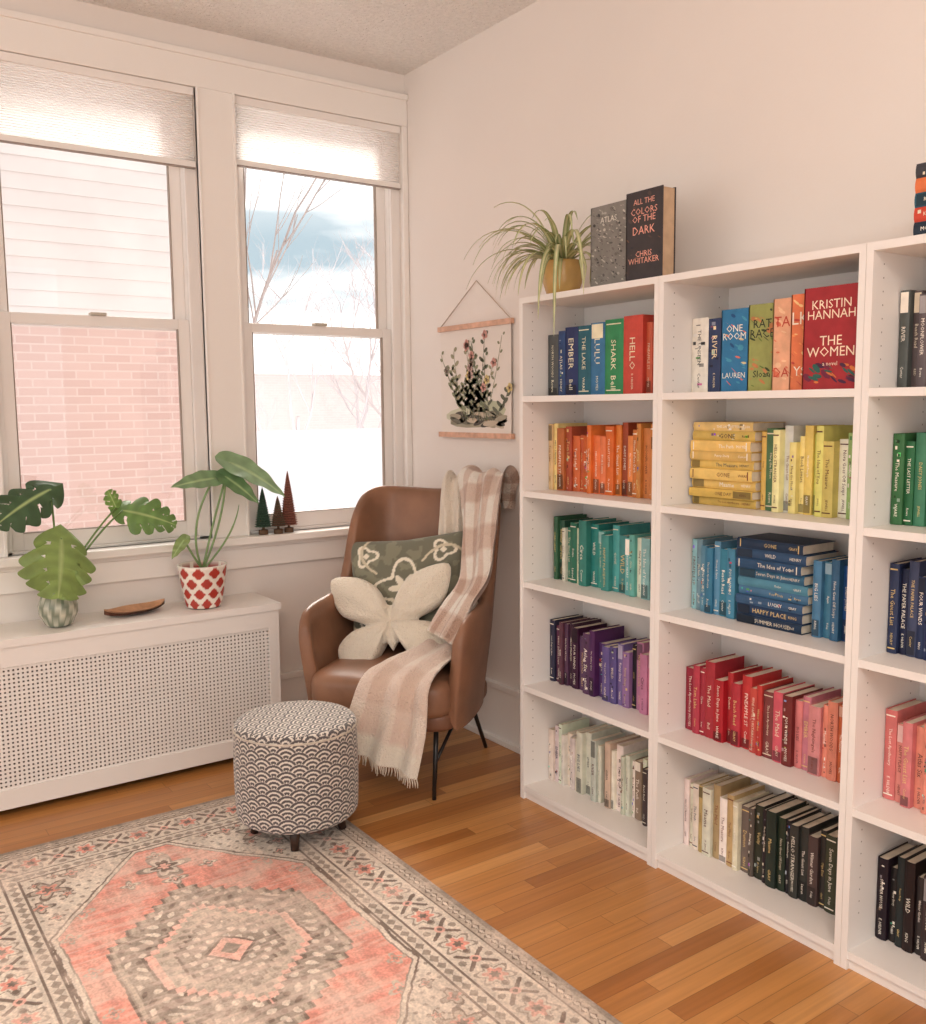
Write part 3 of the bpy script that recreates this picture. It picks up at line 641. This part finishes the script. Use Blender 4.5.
def pillow(name,c,rot,w,h,t,colfn,mat,n=46):
    u=np.linspace(-1,1,n);U,V=np.meshgrid(u,u,indexing='ij');T=t*((1-U**2)*(1-V**2)).clip(0)**.38
    xx=U*w/2*(1-.08*(1-np.abs(V))*np.abs(U)**6);yy=V*h/2*(1-.08*(1-np.abs(U))*np.abs(V)**6)
    b=MB();C=colfn(U,V);b.grid(np.stack([xx,-T,yy],-1),C);b.grid(np.stack([xx,T,yy],-1),C)
    M=CM@Matrix.Translation(c)@rot;return b.make(name,mat,smooth=True,matrix=M)
def patc(U,V):
    C=np.zeros(U.shape+(3,));C[:]=(116,114,98)
    n=fbm(U,V,5,41);C[n>.54]=(134,132,112)
    W_=(232,222,202)
    r=np.hypot(U,V);t=np.arctan2(V,U)
    m=(np.abs(r-.42-.12*np.cos(4*t))<.035)|((r<.2*(1+.4*np.cos(6*t)))&(r>.06));C[m]=W_
    for sx in (-1,1):
        for sy in (-1,1):
            rr=np.hypot(U-sx*.66,V-sy*.66);tt=np.arctan2(V-sy*.66,U-sx*.66);C[(np.abs(rr-.16-.05*np.cos(3*tt))<.03)|(rr<.05)]=W_
    m=(np.abs(V-.75*np.sin(U*2.2))<.03)&(r>.55);C[m]=(206,194,168)
    m=(np.abs(U+.75*np.sin(V*2.2))<.03)&(r>.55);C[m]=(206,194,168)
    return C
Rx=lambda d:Matrix.Rotation(math.radians(d),4,'X');Ry=lambda d:Matrix.Rotation(math.radians(d),4,'Y');Rz=lambda d:Matrix.Rotation(math.radians(d),4,'Z')
pillow('patterned_pillow',(-.03,.105,.705),Rz(4)@Rx(-17)@Ry(-7),.50,.44,.06,patc,M_fabric,110)
hp=[(0,.12),(.035,.14),(.10,.26),(.24,.35),(.43,.36),(.42,.20),(.35,.08),(.19,.0),(.30,-.04),(.40,-.15),(.34,-.30),(.20,-.32),(.11,-.23),(.05,-.14),(0,-.20)]
h2=cat(hp,4);out=np.vstack([h2,(h2[::-1]*np.array([-1,1]))[1:-1]]);nr=16;b=MB();s=.575
for sgn in (-1,1):
    P=np.zeros((nr,len(out),3))
    for k in range(nr):
        rho=(k/(nr-1));rho=1-(1-rho)**1.6
        for j,(x,z) in enumerate(out):
            X_,Z_=x*rho*s,z*rho*s;t=.055*math.sqrt(max(0,1-rho**2.4))*(1-.55*math.exp(-(X_/.018)**2))*(1-.3*math.exp(-((Z_-.0)/.02)**2))
            an=math.atan2(abs(z),abs(x)+1e-6);t*=1-.3*rho*(.5+.5*math.cos(an*14))
            P[k,j]=(X_,sgn*t,Z_)
    b.grid(P,(238,225,205),closev=True)
b.make('butterfly_pillow',M_boucle,smooth=True,recalc=True,matrix=CM@Matrix.Translation((-.045,-.045,.60))@Rz(3)@Rx(-24)@Ry(-10))
def ribbon(mb,path,widths,wd,colfn,amp=.012,waves=3.2,n=6,nw=36,thk=.006,lift=0,fringe=0):
    Pc=cat(path,n);Wc=np.interp(np.linspace(0,1,len(Pc)),np.linspace(0,1,len(widths)),widths)
    Wd=cat(wd,n);Q=np.zeros((len(Pc),nw,3));C=np.zeros((len(Pc),nw,3));Q2=Q.copy()
    for i in range(len(Pc)):
        t=Pc[min(i+1,len(Pc)-1)]-Pc[max(i-1,0)];t/=np.linalg.norm(t);w_=Wd[i];w_=w_-t*w_.dot(t);w_/=np.linalg.norm(w_);nn=np.cross(t,w_)
        for j in range(nw):
            u=j/(nw-1)*2-1;o=lift+amp*(1+math.sin(u*math.pi*waves+1.2*math.sin(i*.12)))+amp*.4*math.sin(u*9+i*.18)
            Q[i,j]=Pc[i]+w_*(u*Wc[i]/2)+nn*o;Q2[i,j]=Q[i,j]-nn*thk;C[i,j]=colfn(i/len(Pc),u,i,j)
    mb.grid(Q,C);mb.grid(Q2,C)
    if fringe:
        for j in range(0,nw,1):
            p=Vector(Q[-1,j]);q=p+Vector((random.uniform(-.008,.008),random.uniform(-.006,.006),-fringe*random.uniform(.8,1.1)))
            mb.tube([p+Vector((0,0,.004)),(p+q)/2+Vector((.002,0,0)),q],[.0028,.0025,.0018],(232,216,196),5)
def plaid(t,u,i,j):
    a=(j//6)%2;c=(i//6)%2;return [(240,230,218),(220,196,180),(196,164,146)][a+c]
def creamc(t,u,i,j):
    if t>.94: return (240,230,214)
    if t<.4: return (236,222,204)
    a=(j//9)%2;c=(i//8)%2;return [(236,218,202),(228,204,188),(218,190,172)][a+c]
b=MB()
ribbon(b,[(.13,.37,.98),(.13,.385,1.06),(.13,.375,1.13),(.13,.30,1.135),(.13,.245,1.0),(.14,.20,.85),(.17,.12,.69),(.20,.02,.57),(.18,-.14,.52),(.14,-.28,.50),(.11,-.385,.455),(.085,-.418,.32),(.05,-.435,.185)],[.15,.15,.15,.15,.14,.15,.17,.2,.23,.25,.27,.31,.33],[(1,0,0)]*13,creamc,waves=2.6,amp=.015,fringe=.035,nw=45)
ribbon(b,[(.275,.315,1.02),(.275,.325,1.07),(.27,.30,1.145),(.265,.225,1.155),(.275,.14,1.06),(.285,.07,.91),(.30,-.01,.775),(.26,-.08,.68),(.2,-.14,.57)],[.2,.21,.24,.24,.23,.21,.19,.17,.14],[(.75,-.6,0),(.75,-.6,0),(.8,-.5,0),(.85,-.5,0),(.85,-.6,0),(.85,-.6,.1),(.8,-.5,.2),(.9,-.3,.3),(1,0,0.2)],plaid,waves=2.2,amp=.012,lift=.008,n=9,nw=48)
b.make('throw_blanket',M_boucle,smooth=True,matrix=CM)
# ---------------------------------------------------------------- outside
b=MB();b.box((-14,3.5,-1.2),(.30,9,2.07),(210,160,148));b.make('neighbor_brick_wall',M_brick)
b=MB();z=2.07
while z<6.5:
    b.add([(-14,3.480,z),(.30,3.480,z),(.30,3.488,z+.115),(-14,3.488,z+.115)],[(0,1,2,3)],(222,212,209));b.add([(-14,3.480,z),(.30,3.480,z),(.30,3.489,z),(-14,3.489,z)],[(0,1,2,3)],(212,201,198));z+=.115
b.box((-14,3.5,2.075),(.30,9,6.5),(206,194,190));b.make('neighbor_siding',M_out)
b=MB();b.box((-40,.16,-1.3),(60,80,-1.2),(240,242,246));b.make('snow_ground',M_snow)
b=MB();x=.8
while x<14: b.box((x,8,-1.2),(x+.139,8.03,1.15),(226,225,229));x+=.14
b.box((.8,8.031,.7),(14,8.07,.8),(212,210,214));b.make('picket_fence',M_out)
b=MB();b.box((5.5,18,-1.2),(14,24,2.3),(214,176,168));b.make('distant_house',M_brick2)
b=MB();b.add([(5,17.5,2.31),(14.5,17.5,2.31),(14.5,21,4.2),(5,21,4.2)],[(0,1,2,3)],(240,242,246));b.make('snowy_roof',M_snow)
def tree(x,y,h,seed,col=(176,164,164),dep=5):
    b=MB();R_=random.Random(seed)
    def br(p,d,L,r,dep):
        pts=[p];q=p.copy();dd=d.copy()
        for i in range(5):
            dd=(dd+Vector((R_.uniform(-.13,.13),R_.uniform(-.13,.13),R_.uniform(-.03,.1)))).normalized();q=q+dd*L/5;pts.append(q.copy())
        b.tube(pts,[r*(1-.09*i) for i in range(6)],col,5,cap=False)
        if dep<=0:return
        for i in range(R_.choice((3,4))):
            t=R_.randint(2,5);nd=(dd+Vector((R_.uniform(-.9,.9),R_.uniform(-.9,.9),R_.uniform(-.2,.6)))).normalized();br(pts[t],nd,L*R_.uniform(.55,.75),r*.5,dep-1)
    br(Vector((x,y,-1.2)),Vector((0,0,1)),h*.42,.07,dep);b.make('bare_tree',M_out)
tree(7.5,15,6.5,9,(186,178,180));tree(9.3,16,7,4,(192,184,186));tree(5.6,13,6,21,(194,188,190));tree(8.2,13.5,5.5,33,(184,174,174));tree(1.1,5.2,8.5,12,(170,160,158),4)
# ---------------------------------------------------------------- world and lights
w=bpy.data.worlds.new('sky');scene.world=w;w.use_nodes=True;nt=w.node_tree;bg=nt.nodes['Background']
tc=nt.nodes.new('ShaderNodeTexCoord');n=nt.nodes.new('ShaderNodeTexNoise');n.inputs['Scale'].default_value=5;n.inputs['Detail'].default_value=4
mp=nt.nodes.new('ShaderNodeMapping');mp.inputs['Scale'].default_value=(1,1,3.5);nt.links.new(tc.outputs['Generated'],mp.inputs[0]);nt.links.new(mp.outputs[0],n.inputs['Vector'])
sx=nt.nodes.new('ShaderNodeSeparateXYZ');nt.links.new(tc.outputs['Generated'],sx.inputs[0])
cr=nt.nodes.new('ShaderNodeValToRGB');nt.links.new(sx.outputs[2],cr.inputs[0])
es=cr.color_ramp.elements;es[0].position=0;es[0].color=(0,0,0,1);es[1].position=.30;es[1].color=(0,0,0,1)
for q,v in ((.06,.3),(.12,1),(.17,1)): e_=es.new(q);e_.color=(v,v,v,1)
nr=nt.nodes.new('ShaderNodeMapRange');nr.inputs[1].default_value=.42;nr.inputs[2].default_value=.56;nt.links.new(n.outputs['Fac'],nr.inputs[0])
fac=mth(nt,'MULTIPLY',cr.outputs[0],mth(nt,'MULTIPLY_ADD',nr.outputs[0],.7,.3))
mc=nt.nodes.new('ShaderNodeMix');mc.data_type='RGBA';nt.links.new(fac,mc.inputs[0]);mc.inputs[6].default_value=(.77,.755,.735,1);mc.inputs[7].default_value=(.27,.345,.385,1)
nt.links.new(mc.outputs[2],bg.inputs[0]);bg.inputs[1].default_value=2.1
def area(name,loc,rot,size,power,col):
    d=bpy.data.lights.new(name,'AREA');d.shape='RECTANGLE';d.size=size[0];d.size_y=size[1];d.energy=power;d.color=col
    o=bpy.data.objects.new(name,d);scene.collection.objects.link(o);o.location=loc;o.rotation_euler=rot
area('overhead_fill',(-2.6,-4.6,2.9),(0,0,0),(1.6,1.6),58,(1,.89,.79))  # added fill light behind the camera, brightens the room; no actual fixture
area('upward_fill',(-3.6,-4.4,1.7),(math.pi,0,0),(.5,.5),85,(1,.9,.80))  # invented upward fill, out of view, lifts the ceiling brightness
sd=bpy.data.lights.new('hazy_sun','SUN');sd.energy=10;sd.angle=math.radians(45);sd.color=(1,.93,.84)
so=bpy.data.objects.new('hazy_sun',sd);scene.collection.objects.link(so)
so.rotation_euler=Vector((.28,1.0,.78)).to_track_quat('Z','Y').to_euler();so.location=(2,6,5)
# ---------------------------------------------------------------- camera
yaw,pitch,roll,f=0.6125,0.1111,-0.0093,939.7019
fv=Vector((math.sin(yaw)*math.cos(pitch),math.cos(yaw)*math.cos(pitch),-math.sin(pitch)));r0=Vector((math.cos(yaw),-math.sin(yaw),0));u0=r0.cross(fv)
r2_=r0*math.cos(roll)+u0*math.sin(roll);u2_=u0*math.cos(roll)-r0*math.sin(roll)
cd=bpy.data.cameras.new('camera');co=bpy.data.objects.new('camera',cd);scene.collection.objects.link(co)
co.matrix_world=Matrix(((r2_.x,u2_.x,-fv.x,-2.3958),(r2_.y,u2_.y,-fv.y,-3.8479),(r2_.z,u2_.z,-fv.z,1.4428),(0,0,0,1)))
cd.sensor_fit='HORIZONTAL';cd.sensor_width=36;cd.lens=f*36/926;cd.clip_start=.05;cd.clip_end=300
scene.camera=co
